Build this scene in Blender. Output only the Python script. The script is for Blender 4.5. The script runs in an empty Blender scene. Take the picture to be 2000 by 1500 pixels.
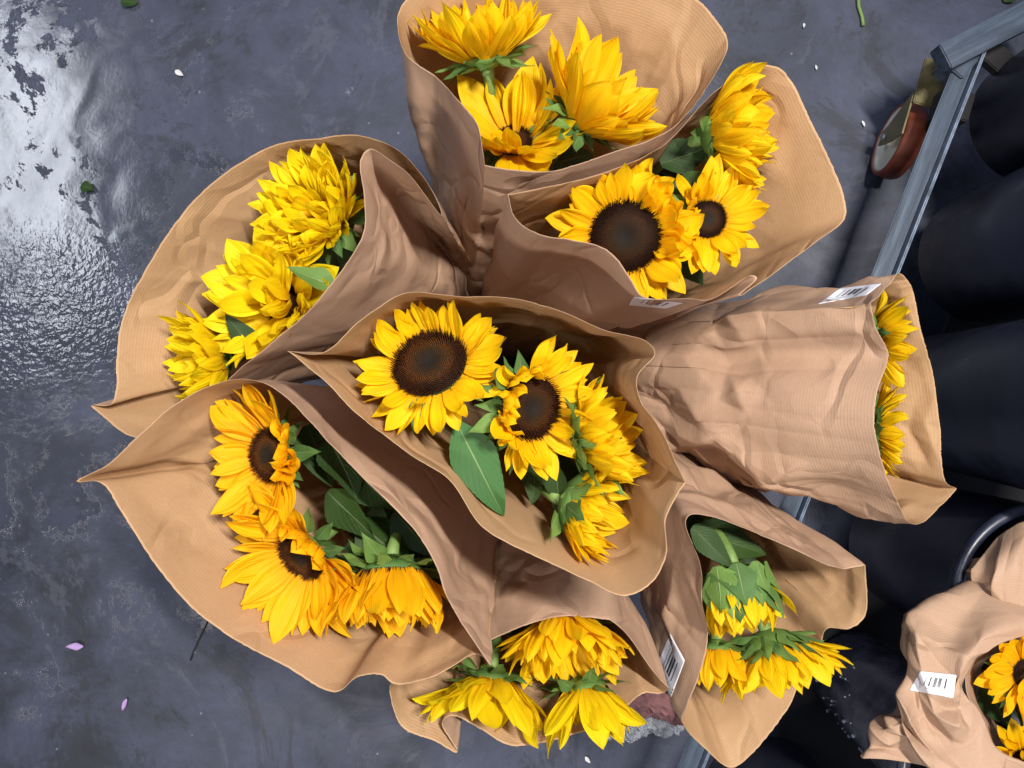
import bpy, bmesh, math, random
from mathutils import Vector, Matrix, noise
from mathutils.bvhtree import BVHTree
from mathutils.geometry import delaunay_2d_cdt
random.seed(11)
C = bpy.context.scene.collection
R = math.radians

# ------------------------------------------------------------ camera, world, lamps, exposure
CAM_H = 1.6
K = 2 * math.tan(R(65) / 2) / 2000.0            # metres per photo pixel, per metre of distance
cam_d = bpy.data.cameras.new('camera')
cam_d.angle = R(65); cam_d.clip_start = .02; cam_d.clip_end = 100
cam = bpy.data.objects.new('camera', cam_d); C.objects.link(cam)
cam.location = (0, 0, CAM_H)
bpy.context.scene.camera = cam

w = bpy.data.worlds.new('World'); bpy.context.scene.world = w; w.use_nodes = True
bg = w.node_tree.nodes['Background']
bg.inputs[0].default_value = (.62, .72, 1.0, 1); bg.inputs[1].default_value = .22

def lamp(name, loc, aim, sx, sy, power, col):
    d = bpy.data.lights.new(name, 'AREA'); d.shape = 'RECTANGLE'; d.size = sx; d.size_y = sy
    d.energy = power; d.color = col
    o = bpy.data.objects.new(name, d); C.objects.link(o); o.location = loc
    o.rotation_euler = (Vector(aim) - Vector(loc)).to_track_quat('-Z', 'Y').to_euler()
    return o
# ceiling strip lights of the hall, and one added fill lamp
lamp('ceiling_strip_light', (0.75, 0.65, 3.3), (0, 0, .7), 0.6, .08, 138, (1.0, .95, .90))
lamp('ceiling_strip_light', (-0.9, -1.5, 3.4), (-.1, 0, .7), 0.9, .08, 56, (1.0, .95, .90))
o = lamp('ceiling_panel_light', (-3.4, 1.55, 4.0), (-.6, .3, 0), .75, 2.1, 58, (.86, .92, 1.0)); o.rotation_euler = (0, 0, R(8))
lamp('floor_sheen_fill', (0.6, 5.0, 4.2), (0, 1.2, 0), 4.5, 1.6, 42, (.62, .70, 1.0))  # added lamp, out of view, puts a bluish sheen on the upper floor
V = bpy.context.scene.view_settings
V.view_transform = 'Standard'; V.look = 'None'; V.exposure = 0.0; V.gamma = 1.0

def P(px, py, z):
    s = K * (CAM_H - z)
    return Vector(((px - 1000) * s, -(py - 750) * s, z))

# ------------------------------------------------------------ materials
def new_mat(name):
    m = bpy.data.materials.new(name); m.use_nodes = True
    nt = m.node_tree; b = nt.nodes['Principled BSDF']
    return m, nt, b
def N(nt, t, **kw):
    n = nt.nodes.new(t)
    for k, v in kw.items():
        if k in n.inputs: n.inputs[k].default_value = v
        else: setattr(n, k, v)
    return n
def math_n(nt, op, a, b=None, c=None):
    n = nt.nodes.new('ShaderNodeMath'); n.operation = op
    for i, v in enumerate((a, b, c)):
        if v is None: continue
        if isinstance(v, (int, float)): n.inputs[i].default_value = v
        else: nt.links.new(v, n.inputs[i])
    return n.outputs[0]
def ramp(nt, fac, stops, interp='LINEAR'):
    n = nt.nodes.new('ShaderNodeValToRGB'); nt.links.new(fac, n.inputs[0]); n.color_ramp.interpolation = interp
    e = n.color_ramp.elements
    while len(e) < len(stops): e.new(.5)
    for i, (p, c) in enumerate(stops):
        e[i].position = p; e[i].color = (*c, 1) if len(c) == 3 else c
    return n.outputs[0]
def mixc(nt, f, a, b, mode='MIX'):
    n = nt.nodes.new('ShaderNodeMix'); n.data_type = 'RGBA'; n.blend_type = mode
    for i, v in ((0, f), (6, a), (7, b)):
        if isinstance(v, (int, float)): n.inputs[i].default_value = v
        elif isinstance(v, tuple): n.inputs[i].default_value = (*v, 1) if len(v) == 3 else v
        else: nt.links.new(v, n.inputs[i])
    return n.outputs[2]
def mapr(nt, v, a, b, c=0., d=1.):
    n = nt.nodes.new('ShaderNodeMapRange'); nt.links.new(v, n.inputs[0])
    for i, x in enumerate((a, b, c, d)): n.inputs[i + 1].default_value = x
    return n.outputs[0]
def noise_n(nt, scale, detail=4, rough=.55, coord=None, dist=0.):
    n = nt.nodes.new('ShaderNodeTexNoise'); n.inputs['Scale'].default_value = scale
    n.inputs['Detail'].default_value = detail; n.inputs['Roughness'].default_value = rough
    n.inputs['Distortion'].default_value = dist
    if coord is not None: nt.links.new(coord, n.inputs['Vector'])
    return n.outputs[0]
def bump(nt, h, strength, dist, prev=None):
    n = nt.nodes.new('ShaderNodeBump'); n.inputs['Strength'].default_value = strength
    n.inputs['Distance'].default_value = dist; nt.links.new(h, n.inputs['Height'])
    if prev is not None: nt.links.new(prev, n.inputs['Normal'])
    return n.outputs[0]
def add_translucent(nt, b, col, fac):
    out = nt.nodes['Material Output']
    t = nt.nodes.new('ShaderNodeBsdfTranslucent'); mx = nt.nodes.new('ShaderNodeMixShader')
    if isinstance(col, tuple): t.inputs[0].default_value = (*col, 1)
    else: nt.links.new(col, t.inputs[0])
    mx.inputs[0].default_value = fac
    nt.links.new(b.outputs[0], mx.inputs[1]); nt.links.new(t.outputs[0], mx.inputs[2])
    nt.links.new(mx.outputs[0], out.inputs[0])
    return t

def paper_mat(name, col, dark, crease=1.0):
    m, nt, b = new_mat(name)
    uv = N(nt, 'ShaderNodeUVMap').outputs[0]
    geo = nt.nodes.new('ShaderNodeTexCoord').outputs['Object']
    sep = nt.nodes.new('ShaderNodeSeparateXYZ'); nt.links.new(uv, sep.inputs[0])
    wob = noise_n(nt, 9, 2, .5, geo)
    v = math_n(nt, 'ADD', sep.outputs[1], math_n(nt, 'MULTIPLY', wob, .004))
    st = math_n(nt, 'SINE', math_n(nt, 'MULTIPLY', v, 2 * math.pi / .0036))
    st = mapr(nt, st, -1, 1)
    pat = mapr(nt, noise_n(nt, 6, 3, .6, geo), .35, .65)
    st = math_n(nt, 'MULTIPLY', st, math_n(nt, 'ADD', math_n(nt, 'MULTIPLY', pat, .55), .45))
    fib = noise_n(nt, 240, 3, .7, geo)
    big = noise_n(nt, 3.2, 4, .6, geo)
    c = mixc(nt, mapr(nt, st, 0, 1, .25, .65), dark, col)
    c = mixc(nt, mapr(nt, big, .3, .75, 0, .22), c, (.62, .42, .27))
    c = mixc(nt, mapr(nt, fib, .35, .7, 0, .13), c, (.25, .14, .07))
    nt.links.new(c, b.inputs['Base Color'])
    b.inputs['Roughness'].default_value = .62
    b.inputs['Specular IOR Level'].default_value = .35
    vor = nt.nodes.new('ShaderNodeTexVoronoi'); vor.feature = 'DISTANCE_TO_EDGE'; vor.inputs['Scale'].default_value = 9
    nz = nt.nodes.new('ShaderNodeTexNoise'); nz.inputs['Scale'].default_value = 7; nt.links.new(geo, nz.inputs['Vector'])
    vm = nt.nodes.new('ShaderNodeVectorMath'); vm.operation = 'MULTIPLY_ADD'
    nt.links.new(nz.outputs[1], vm.inputs[0]); vm.inputs[1].default_value = (.25, .25, .25); nt.links.new(geo, vm.inputs[2])
    nt.links.new(vm.outputs[0], vor.inputs['Vector'])
    cr = mapr(nt, vor.outputs['Distance'], 0, .12)
    h1 = bump(nt, st, .22, .0005)
    msk = mapr(nt, noise_n(nt, 7, 2, .5, geo), .42, .62)
    cr = math_n(nt, 'SUBTRACT', 1, math_n(nt, 'MULTIPLY', math_n(nt, 'SUBTRACT', 1, cr), msk))
    h2 = bump(nt, cr, .75 * crease, .004, h1)
    h3 = bump(nt, noise_n(nt, 26, 5, .62, geo, .6), .22 * crease, .005, h2)
    h4 = bump(nt, fib, .15, .0004, h3)
    nt.links.new(h4, b.inputs['Normal'])
    add_translucent(nt, b, (.80, .42, .16), .14)
    return m
M = {}
M['paper_in'] = paper_mat('kraft_paper_inside', (.51, .325, .175), (.43, .265, .132), .7)
M['paper_out'] = paper_mat('kraft_paper_outside', (.49, .325, .225), (.41, .265, .175), 1.0)
m, nt, b = new_mat('paper_cut_edge'); b.inputs['Base Color'].default_value = (.38, .25, .15, 1); b.inputs['Roughness'].default_value = .8
M['paper_edge'] = m

def petal_mat():
    m, nt, b = new_mat('sunflower_petal')
    uv = N(nt, 'ShaderNodeUVMap').outputs[0]
    sep = nt.nodes.new('ShaderNodeSeparateXYZ'); nt.links.new(uv, sep.inputs[0])
    oi = nt.nodes.new('ShaderNodeObjectInfo')
    rnd = oi.outputs['Random']
    body = mixc(nt, mapr(nt, rnd, 0, 1, 0, .28), oi.outputs['Color'], (.95, .56, .006))
    basec = mixc(nt, .45, body, (.82, .27, .005))
    c = mixc(nt, mapr(nt, sep.outputs[1], .02, .42), basec, body)
    c = mixc(nt, mapr(nt, sep.outputs[1], .7, 1., 0, .25), c, (.98, .74, .02))
    # long veins
    w1 = math_n(nt, 'SINE', math_n(nt, 'MULTIPLY', sep.outputs[0], 62))
    stretch = nt.nodes.new('ShaderNodeMapping'); nt.links.new(uv, stretch.inputs[0]); stretch.inputs['Scale'].default_value = (26, 2.2, 1)
    st = noise_n(nt, 1.0, 3, .6, stretch.outputs[0])
    c = mixc(nt, mapr(nt, st, .45, .8, 0, .24), c, (.78, .34, .004))
    nt.links.new(c, b.inputs['Base Color'])
    b.inputs['Roughness'].default_value = .52
    b.inputs['Specular IOR Level'].default_value = .25
    h = bump(nt, math_n(nt, 'ADD', math_n(nt, 'MULTIPLY', w1, .25), st), .5, .0012)
    nt.links.new(h, b.inputs['Normal'])
    add_translucent(nt, b, c, .40)
    return m
M['petal'] = petal_mat()

def leaf_mat(name, c1, c2, vein, tr=.22):
    m, nt, b = new_mat(name)
    uv = N(nt, 'ShaderNodeUVMap').outputs[0]
    sep = nt.nodes.new('ShaderNodeSeparateXYZ'); nt.links.new(uv, sep.inputs[0])
    geo = nt.nodes.new('ShaderNodeTexCoord').outputs['Object']
    a = math_n(nt, 'ABSOLUTE', math_n(nt, 'SUBTRACT', sep.outputs[0], .5))       # 0 at midrib
    mid = mapr(nt, a, .012, .03, 1, 0)
    ph = math_n(nt, 'SUBTRACT', math_n(nt, 'MULTIPLY', sep.outputs[1], 8.0), math_n(nt, 'MULTIPLY', a, 7.0))
    fr = math_n(nt, 'ABSOLUTE', math_n(nt, 'SUBTRACT', math_n(nt, 'FRACT', ph), .5))
    side = mapr(nt, fr, .0, .07, 1, 0)
    vn = math_n(nt, 'MAXIMUM', mid, math_n(nt, 'MULTIPLY', side, .55))
    fine = noise_n(nt, 130, 3, .6, geo)
    oi = nt.nodes.new('ShaderNodeObjectInfo')
    c = mixc(nt, oi.outputs['Random'], c1, c2)
    c = mixc(nt, mapr(nt, fine, .35, .7, 0, .35), c, tuple(x * .5 for x in c1))
    c = mixc(nt, math_n(nt, 'MULTIPLY', vn, .6), c, vein)
    nt.links.new(c, b.inputs['Base Color']); b.inputs['Roughness'].default_value = .5
    b.inputs['Specular IOR Level'].default_value = .35
    h = bump(nt, math_n(nt, 'SUBTRACT', math_n(nt, 'MULTIPLY', fine, .4), vn), .6, .0014)
    nt.links.new(h, b.inputs['Normal'])
    add_translucent(nt, b, c, tr)
    return m
M['leaf'] = leaf_mat('sunflower_leaf', (.020, .052, .010), (.042, .092, .016), (.14, .20, .07))
M['leaf_fresh'] = leaf_mat('sunflower_leaf_fresh', (.045, .15, .035), (.05, .16, .04), (.27, .40, .17))
M['sepal'] = leaf_mat('sunflower_sepal', (.085, .19, .05), (.23, .40, .085), (.38, .48, .22), .3)
m, nt, b = new_mat('sunflower_stem')
geo = nt.nodes.new('ShaderNodeTexCoord').outputs['Object']
nt.links.new(mixc(nt, noise_n(nt, 60, 3, .6, geo), (.10, .20, .04), (.22, .33, .09)), b.inputs['Base Color'])
b.inputs['Roughness'].default_value = .6
nt.links.new(bump(nt, noise_n(nt, 400, 2, .5, geo), .6, .001), b.inputs['Normal'])
M['stem'] = m

def disc_mat(name, stops, rough=.7):
    m, nt, b = new_mat(name)
    uv = N(nt, 'ShaderNodeUVMap').outputs[0]
    sep = nt.nodes.new('ShaderNodeSeparateXYZ'); nt.links.new(uv, sep.inputs[0])
    c = ramp(nt, sep.outputs[0], stops)
    c = mixc(nt, mapr(nt, sep.outputs[1], .6, 1., 0, .6), c, mixc(nt, .5, c, (.42, .17, .03)))
    nt.links.new(c, b.inputs['Base Color']); b.inputs['Roughness'].default_value = rough; b.inputs['Specular IOR Level'].default_value = .12
    return m
M['floret'] = disc_mat('disc_floret', [(0, (.012, .011, .014)), (.20, (.010, .007, .006)), (.38, (.05, .03, .01)), (.58, (.13, .042, .008)), (.75, (.035, .010, .004)), (1, (.020, .005, .003))])
M['disc'] = disc_mat('disc_base', [(0, (.010, .010, .010)), (.4, (.02, .010, .004)), (1, (.014, .005, .003))])

# floor: wet, stained concrete
m, nt, b = new_mat('wet_concrete')
geo = nt.nodes.new('ShaderNodeTexCoord').outputs['Object']
n1 = noise_n(nt, 1.3, 6, .62, geo, .4); n2 = noise_n(nt, 5.5, 9, .74, geo, .35); n3 = noise_n(nt, 70, 5, .7, geo)
sepg = nt.nodes.new('ShaderNodeSeparateXYZ'); nt.links.new(geo, sepg.inputs[0])
c = ramp(nt, n1, [(.34, (.015, .018, .027)), (.5, (.032, .039, .062)), (.66, (.060, .071, .115))])
c = mixc(nt, mapr(nt, n2, .40, .62, 0, .65), c, (.066, .074, .125))
c = mixc(nt, mapr(nt, n2, .40, .33, 0, .75), c, (.014, .015, .018))
c = mixc(nt, mapr(nt, n3, .45, .8, 0, .45), c, (.035, .034, .034))
vs = nt.nodes.new('ShaderNodeTexVoronoi'); vs.inputs['Scale'].default_value = 15; vs.inputs['Randomness'].default_value = 1
nt.links.new(geo, vs.inputs['Vector'])
n5 = noise_n(nt, 2.8, 10, .78, geo, .8)
c = mixc(nt, mapr(nt, n5, .53, .57, 0, .55), c, (.016, .017, .021))
c = mixc(nt, mapr(nt, n5, .44, .41, 0, .40), c, (.085, .090, .120))
c = mixc(nt, mapr(nt, vs.outputs['Distance'], .02, .045, .45, 0), c, (.34, .33, .36))
# water standing towards the upper left of the picture
def blob(cx, cy, rx, ry):
    a = math_n(nt, 'DIVIDE', math_n(nt, 'SUBTRACT', sepg.outputs[0], cx), rx); b2 = math_n(nt, 'DIVIDE', math_n(nt, 'SUBTRACT', sepg.outputs[1], cy), ry)
    return math_n(nt, 'SQRT', math_n(nt, 'ADD', math_n(nt, 'MULTIPLY', a, a), math_n(nt, 'MULTIPLY', b2, b2)))
dd = blob(-1.02, .32, .40, .62)
wet = mapr(nt, math_n(nt, 'ADD', math_n(nt, 'MULTIPLY', dd, -.40), math_n(nt, 'MULTIPLY', n2, 2.3)), .74, .82)
damp = mapr(nt, noise_n(nt, 2.1, 6, .66, geo, .5), .40, .60)
rough = math_n(nt, 'SUBTRACT', mapr(nt, damp, 0, 1, .62, .42), math_n(nt, 'MULTIPLY', wet, .33))
nt.links.new(rough, b.inputs['Roughness'])
c = mixc(nt, math_n(nt, 'MULTIPLY', wet, .5), c, (.045, .048, .060))
nt.links.new(c, b.inputs['Base Color'])
nt.links.new(mapr(nt, wet, 0, 1, .45, .8), b.inputs['Specular IOR Level'])
h = bump(nt, n3, .22, .0012)
h = bump(nt, math_n(nt, 'MULTIPLY', n2, math_n(nt, 'SUBTRACT', 1, wet)), .12, .006, h)
rip = noise_n(nt, 10, 1, .4, geo, .7)
pim = noise_n(nt, 85, 2, .5, geo, .3)
pz = mapr(nt, blob(-1.0, .12, .30, .22), .6, 1.1, 1, 0)
h = bump(nt, math_n(nt, 'MULTIPLY', rip, wet), .35, .007, h)
h = bump(nt, math_n(nt, 'MULTIPLY', pim, pz), .4, .004, h)
nt.links.new(h, b.inputs['Normal'])
M['floor'] = m

def plain(name, col, rough, nscale=0, namp=.3, metal=0., bmp=0., spec=.5):
    m, nt, b = new_mat(name)
    b.inputs['Roughness'].default_value = rough; b.inputs['Metallic'].default_value = metal
    b.inputs['Specular IOR Level'].default_value = spec
    geo = nt.nodes.new('ShaderNodeTexCoord').outputs['Object']
    if nscale:
        n = noise_n(nt, nscale, 5, .65, geo)
        c = mixc(nt, mapr(nt, n, .35, .65), tuple(x * (1 - namp) for x in col), tuple(min(1, x * (1 + namp)) for x in col))
        nt.links.new(c, b.inputs['Base Color'])
        nt.links.new(mapr(nt, n, .3, .7, rough - .1, rough + .12), b.inputs['Roughness'])
        if bmp: nt.links.new(bump(nt, n, bmp, .002), b.inputs['Normal'])
    else: b.inputs['Base Color'].default_value = (*col, 1)
    return m
M['bucket'] = plain('black_plastic', (.013, .016, .033), .36, 14, .35, spec=.5)
M['bucket_wet'] = plain('grey_wet_plastic', (.085, .09, .115), .22, 18, .6, bmp=.12)
M['deck'] = plain('trolley_deck', (.016, .015, .017), .8, 12, .4, bmp=.4)
M['tyre'] = plain('rust_red_tyre', (.20, .045, .022), .55, 40, .25)
M['hub'] = plain('cream_wheel_hub', (.74, .71, .58), .5, 30, .12)
M['fork'] = plain('olive_zinc_fork', (.15, .13, .06), .42, 30, .3, metal=.4)
M['steel'] = plain('bright_steel', (.4, .4, .42), .35, metal=.9)
m, nt, b = new_mat('weathered_rail')
geo = nt.nodes.new('ShaderNodeTexCoord').outputs['Object']
mp = nt.nodes.new('ShaderNodeMapping'); nt.links.new(geo, mp.inputs[0]); mp.inputs['Scale'].default_value = (70, 5, 40)
n = noise_n(nt, 1, 6, .7, mp.outputs[0]); n_b = noise_n(nt, 14, 4, .6, geo)
c = ramp(nt, n, [(.3, (.022, .033, .052)), (.5, (.052, .074, .108)), (.7, (.105, .14, .19))])
c = mixc(nt, mapr(nt, n_b, .5, .7, 0, .5), c, (.04, .045, .06))
nt.links.new(c, b.inputs['Base Color']); b.inputs['Roughness'].default_value = .45; b.inputs['Metallic'].default_value = .25
nt.links.new(bump(nt, n, .5, .001), b.inputs['Normal'])
M['rail'] = m
M['rail_edge'] = plain('worn_rail_edge', (.17, .21, .28), .35, 30, .3, metal=.4)

m, nt, b = new_mat('barcode_label')
uv = N(nt, 'ShaderNodeUVMap').outputs[0]
sep = nt.nodes.new('ShaderNodeSeparateXYZ'); nt.links.new(uv, sep.inputs[0])
u_, v_ = sep.outputs[0], sep.outputs[1]
def box(nt, x, a, c):
    return math_n(nt, 'MULTIPLY', math_n(nt, 'GREATER_THAN', x, a), math_n(nt, 'LESS_THAN', x, c))
wn = nt.nodes.new('ShaderNodeTexWhiteNoise'); wn.noise_dimensions = '1D'
nt.links.new(math_n(nt, 'FLOOR', math_n(nt, 'ADD', math_n(nt, 'MULTIPLY', u_, 46), 8)), wn.inputs['W'])
bars = math_n(nt, 'MULTIPLY', math_n(nt, 'GREATER_THAN', wn.outputs[0], .40), math_n(nt, 'MULTIPLY', box(nt, u_, .22, .80), box(nt, v_, .34, .78)))
wn2 = nt.nodes.new('ShaderNodeTexWhiteNoise'); wn2.noise_dimensions = '2D'
cmb = nt.nodes.new('ShaderNodeCombineXYZ')
nt.links.new(math_n(nt, 'FLOOR', math_n(nt, 'MULTIPLY', u_, 70)), cmb.inputs[0]); nt.links.new(math_n(nt, 'FLOOR', math_n(nt, 'MULTIPLY', v_, 26)), cmb.inputs[1])
nt.links.new(cmb.outputs[0], wn2.inputs['Vector'])
txt = math_n(nt, 'MULTIPLY', math_n(nt, 'GREATER_THAN', wn2.outputs[0], .5), math_n(nt, 'MULTIPLY', box(nt, u_, .30, .72), box(nt, v_, .20, .28)))
nt.links.new(mixc(nt, math_n(nt, 'MAXIMUM', bars, math_n(nt, 'MULTIPLY', txt, .5)), (.80, .82, .88), (.04, .04, .05)), b.inputs['Base Color'])
b.inputs['Roughness'].default_value = .4
M['label'] = m
m, nt, b = new_mat('clear_crumpled_film')
b.inputs['Base Color'].default_value = (.80, .83, .88, 1); b.inputs['Roughness'].default_value = .12
b.inputs['Transmission Weight'].default_value = .75; b.inputs['IOR'].default_value = 1.2
M['film'] = m
M['pink'] = plain('dusty_pink_cloth', (.22, .10, .10), .8, 40, .3, bmp=.5)
M['white_bit'] = plain('pale_petal', (.62, .62, .60), .6)
M['purple_bit'] = plain('lilac_petal', (.40, .26, .50), .6, 90, .3)
M['dark_twig'] = plain('dark_twig', (.015, .015, .017), .6)

# ------------------------------------------------------------ object helpers
def link_mesh(name, me, mats, parent=None, smooth=True):
    o = bpy.data.objects.new(name, me); C.objects.link(o)
    for mm in mats:
        if mm and len(me.materials) < len(mats): me.materials.append(mm)
    if smooth and len(me.polygons): me.polygons.foreach_set('use_smooth', [True] * len(me.polygons))
    o.parent = parent
    return o
def tag(o, label=None, cat=None, group=None, kind=None):
    if label: o['label'] = label
    if cat: o['category'] = cat
    if group: o['group'] = group
    if kind: o['kind'] = kind
    return o
def empty(name, loc, label, cat, group=None):
    o = bpy.data.objects.new(name, None); C.objects.link(o); o.location = loc
    o.empty_display_size = .02
    return tag(o, label, cat, group)
def grid_mesh(name, rows, cols, fn, uvfn=None, closed=False):
    vs, fs, uvs = [], [], []
    for j in range(rows):
        for i in range(cols): vs.append(fn(i, j))
    cc = cols if closed else cols - 1
    for j in range(rows - 1):
        for i in range(cc):
            i2 = (i + 1) % cols
            fs.append((j * cols + i, j * cols + i2, (j + 1) * cols + i2, (j + 1) * cols + i))
            if uvfn: uvs += [uvfn(i, j), uvfn(i + 1, j), uvfn(i + 1, j + 1), uvfn(i, j + 1)]
    me = bpy.data.meshes.new(name); me.from_pydata([tuple(v) for v in vs], [], fs)
    if uvfn:
        l = me.uv_layers.new(name='UVMap')
        for k, t in enumerate(uvs): l.data[k].uv = t
    me.update()
    return me
def tube_mesh(name, pts, radii, seg=10, cap=True):
    bm = bmesh.new(); rings = []
    for k, p in enumerate(pts):
        a = pts[max(0, k - 1)]; c = pts[min(len(pts) - 1, k + 1)]
        t = (c - a).normalized(); n = t.orthogonal().normalized() if k == 0 else (n - t * n.dot(t)).normalized()
        bb = t.cross(n)
        rings.append([bm.verts.new(p + (n * math.cos(q) + bb * math.sin(q)) * radii[k]) for q in [2 * math.pi * i / seg for i in range(seg)]])
    for r0, r1 in zip(rings, rings[1:]):
        for i in range(seg): bm.faces.new((r0[i], r0[(i + 1) % seg], r1[(i + 1) % seg], r1[i]))
    if cap: bm.faces.new(rings[0][::-1]); bm.faces.new(rings[-1])
    me = bpy.data.meshes.new(name); bm.to_mesh(me); bm.free()
    return me
def box_mesh(name, sx, sy, sz, bev=.002):
    bm = bmesh.new(); bmesh.ops.create_cube(bm, size=1)
    for v in bm.verts: v.co = Vector((v.co.x * sx, v.co.y * sy, v.co.z * sz))
    bmesh.ops.bevel(bm, geom=bm.edges[:], offset=bev, segments=2, affect='EDGES')
    me = bpy.data.meshes.new(name); bm.to_mesh(me); bm.free(); return me

# closed or open Catmull-Rom through points that may be marked as corners
def spline(pts, n, closed=True):
    """pts: list of (Vector, corner). returns n samples spaced by arc length and the corner sample indices"""
    m = len(pts); dense = []; cidx = []
    segs = m if closed else m - 1
    for k in range(segs):
        p1, c1 = pts[k]; p2, c2 = pts[(k + 1) % m]
        p0 = pts[(k - 1) % m][0] if (closed or k > 0) else p1 * 2 - p2
        p3 = pts[(k + 2) % m][0] if (closed or k + 2 < m) else p2 * 2 - p1
        if c1: p0 = p1 - (p2 - p1) * .5; cidx.append(len(dense))
        if c2: p3 = p2 + (p2 - p1) * .5
        t0 = 0; a = .5
        t1 = max(1e-5, (p1 - p0).length ** a); t2 = t1 + max(1e-5, (p2 - p1).length ** a); t3 = t2 + max(1e-5, (p3 - p2).length ** a)
        for s in range(24):
            t = t1 + (t2 - t1) * s / 24
            A1 = p0 * ((t1 - t) / (t1 - t0)) + p1 * ((t - t0) / (t1 - t0))
            A2 = p1 * ((t2 - t) / (t2 - t1)) + p2 * ((t - t1) / (t2 - t1))
            A3 = p2 * ((t3 - t) / (t3 - t2)) + p3 * ((t - t2) / (t3 - t2))
            B1 = A1 * ((t2 - t) / (t2 - t0)) + A2 * ((t - t0) / (t2 - t0))
            B2 = A2 * ((t3 - t) / (t3 - t1)) + A3 * ((t - t1) / (t3 - t1))
            dense.append(B1 * ((t2 - t) / (t2 - t1)) + B2 * ((t - t1) / (t2 - t1)))
    if not closed: dense.append(pts[-1][0].copy())
    D = dense + ([dense[0]] if closed else [])
    acc = [0.]
    for a_, b_ in zip(D, D[1:]): acc.append(acc[-1] + (b_ - a_).length)
    tot = acc[-1]; out = []; k = 0
    cnt = n if closed else n - 1
    for i in range(n):
        s = tot * i / cnt
        while k < len(acc) - 2 and acc[k + 1] < s: k += 1
        f = (s - acc[k]) / max(1e-9, acc[k + 1] - acc[k]); f = min(1, max(0, f))
        out.append(D[k].lerp(D[k + 1], f))
    corners = set(int(round(acc[c] / tot * cnt)) % n for c in cidx)
    for c in cidx:                                       # put the sample exactly on the corner
        out[int(round(acc[c] / tot * cnt)) % n] = dense[c].copy()
    return out, corners, tot

def ridged(p, f, seed):
    q = Vector((p.x * f + seed, p.y * f - seed, p.z * f + 2 * seed))
    return (1 - abs(noise.noise(q))) ** 3
def facets(nu, nv, aspect, count, seed, closed, jag=1.0):
    """heights on an nu x nv grid: flat triangles between random points, i.e. crumpled stiff paper"""
    rnd = random.Random(int(seed * 997)); pts = []; hs = []
    tries = 0; dmin = .72 * math.sqrt(aspect / count)
    while len(pts) < count and tries < count * 12:
        tries += 1
        p = (rnd.uniform(0, aspect), rnd.uniform(-.03, 1.03))
        if all((p[0] - q[0]) ** 2 + (p[1] - q[1]) ** 2 > dmin * dmin for q in pts): pts.append(p); hs.append(rnd.uniform(-1, 1))
    P2, H2 = list(pts), list(hs)
    if closed:
        for p, h in zip(pts, hs):
            if p[0] > aspect * .7: P2.append((p[0] - aspect, p[1])); H2.append(h)
            if p[0] < aspect * .3: P2.append((p[0] + aspect, p[1])); H2.append(h)
    for k in range(9):
        for yy in (-.12, 1.12): P2.append((-aspect * .35 + aspect * 1.7 * k / 8, yy)); H2.append(rnd.uniform(-.6, .6))
    for yy in (.2, .5, .8): P2 += [(-aspect * .35, yy), (aspect * 1.35, yy)]; H2 += [0, 0]
    vs, es, fs, ov, oe, of = delaunay_2d_cdt([Vector(p) for p in P2], [], [], 0, 1e-6)
    hv = [H2[o[0]] if o else 0 for o in ov]
    out = [0.] * (nu * nv); du = aspect / (nu if closed else nu - 1); dv = 1 / (nv - 1)
    for f in fs:
        if len(f) != 3: continue
        a, b, c = [vs[k] for k in f]; ha, hb, hc = [hv[k] for k in f]
        det = (b.x - a.x) * (c.y - a.y) - (c.x - a.x) * (b.y - a.y)
        if abs(det) < 1e-12: continue
        for ii in range(max(0, math.ceil(min(a.x, b.x, c.x) / du)), min(nu - 1, math.floor(max(a.x, b.x, c.x) / du)) + 1):
            for jj in range(max(0, math.ceil(min(a.y, b.y, c.y) / dv)), min(nv - 1, math.floor(max(a.y, b.y, c.y) / dv)) + 1):
                x, y = ii * du - a.x, jj * dv - a.y
                w1 = (x * (c.y - a.y) - (c.x - a.x) * y) / det; w2 = ((b.x - a.x) * y - x * (b.y - a.y)) / det
                if w1 > -1e-6 and w2 > -1e-6 and w1 + w2 < 1 + 1e-6: out[jj * nu + ii] = ha + (hb - ha) * w1 + (hc - ha) * w2
    return out
def crumple(me, amp, seed, weight, nu, nv, aspect=2.2, closed=False, n1=70, f=1.0):
    me.update()
    h1 = facets(nu, nv, aspect, int(n1 * f), seed, closed)
    h2 = facets(nu, nv, aspect, int(n1 * 4 * f), seed + 3.3, closed)
    nr = [v.normal.copy() for v in me.vertices]
    for k, v in enumerate(me.vertices):
        wgt = weight[k]
        if wgt <= 0: continue
        p = v.co.copy()
        d = noise.noise(p * 5 + Vector((seed * 3, 0, 0))) * .7
        m1 = min(1, max(.12, noise.noise(p * 5 + Vector((seed, -seed, seed))) * 2.4 + .55))
        m2 = min(1, max(0, noise.noise(p * 8 + Vector((-seed, 4, seed))) * 3.0 + .05))
        v.co = p + nr[k] * (d + h1[k] * m1 * 1.0 + h2[k] * m2 * .75) * amp * wgt
    me.update()

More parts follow.
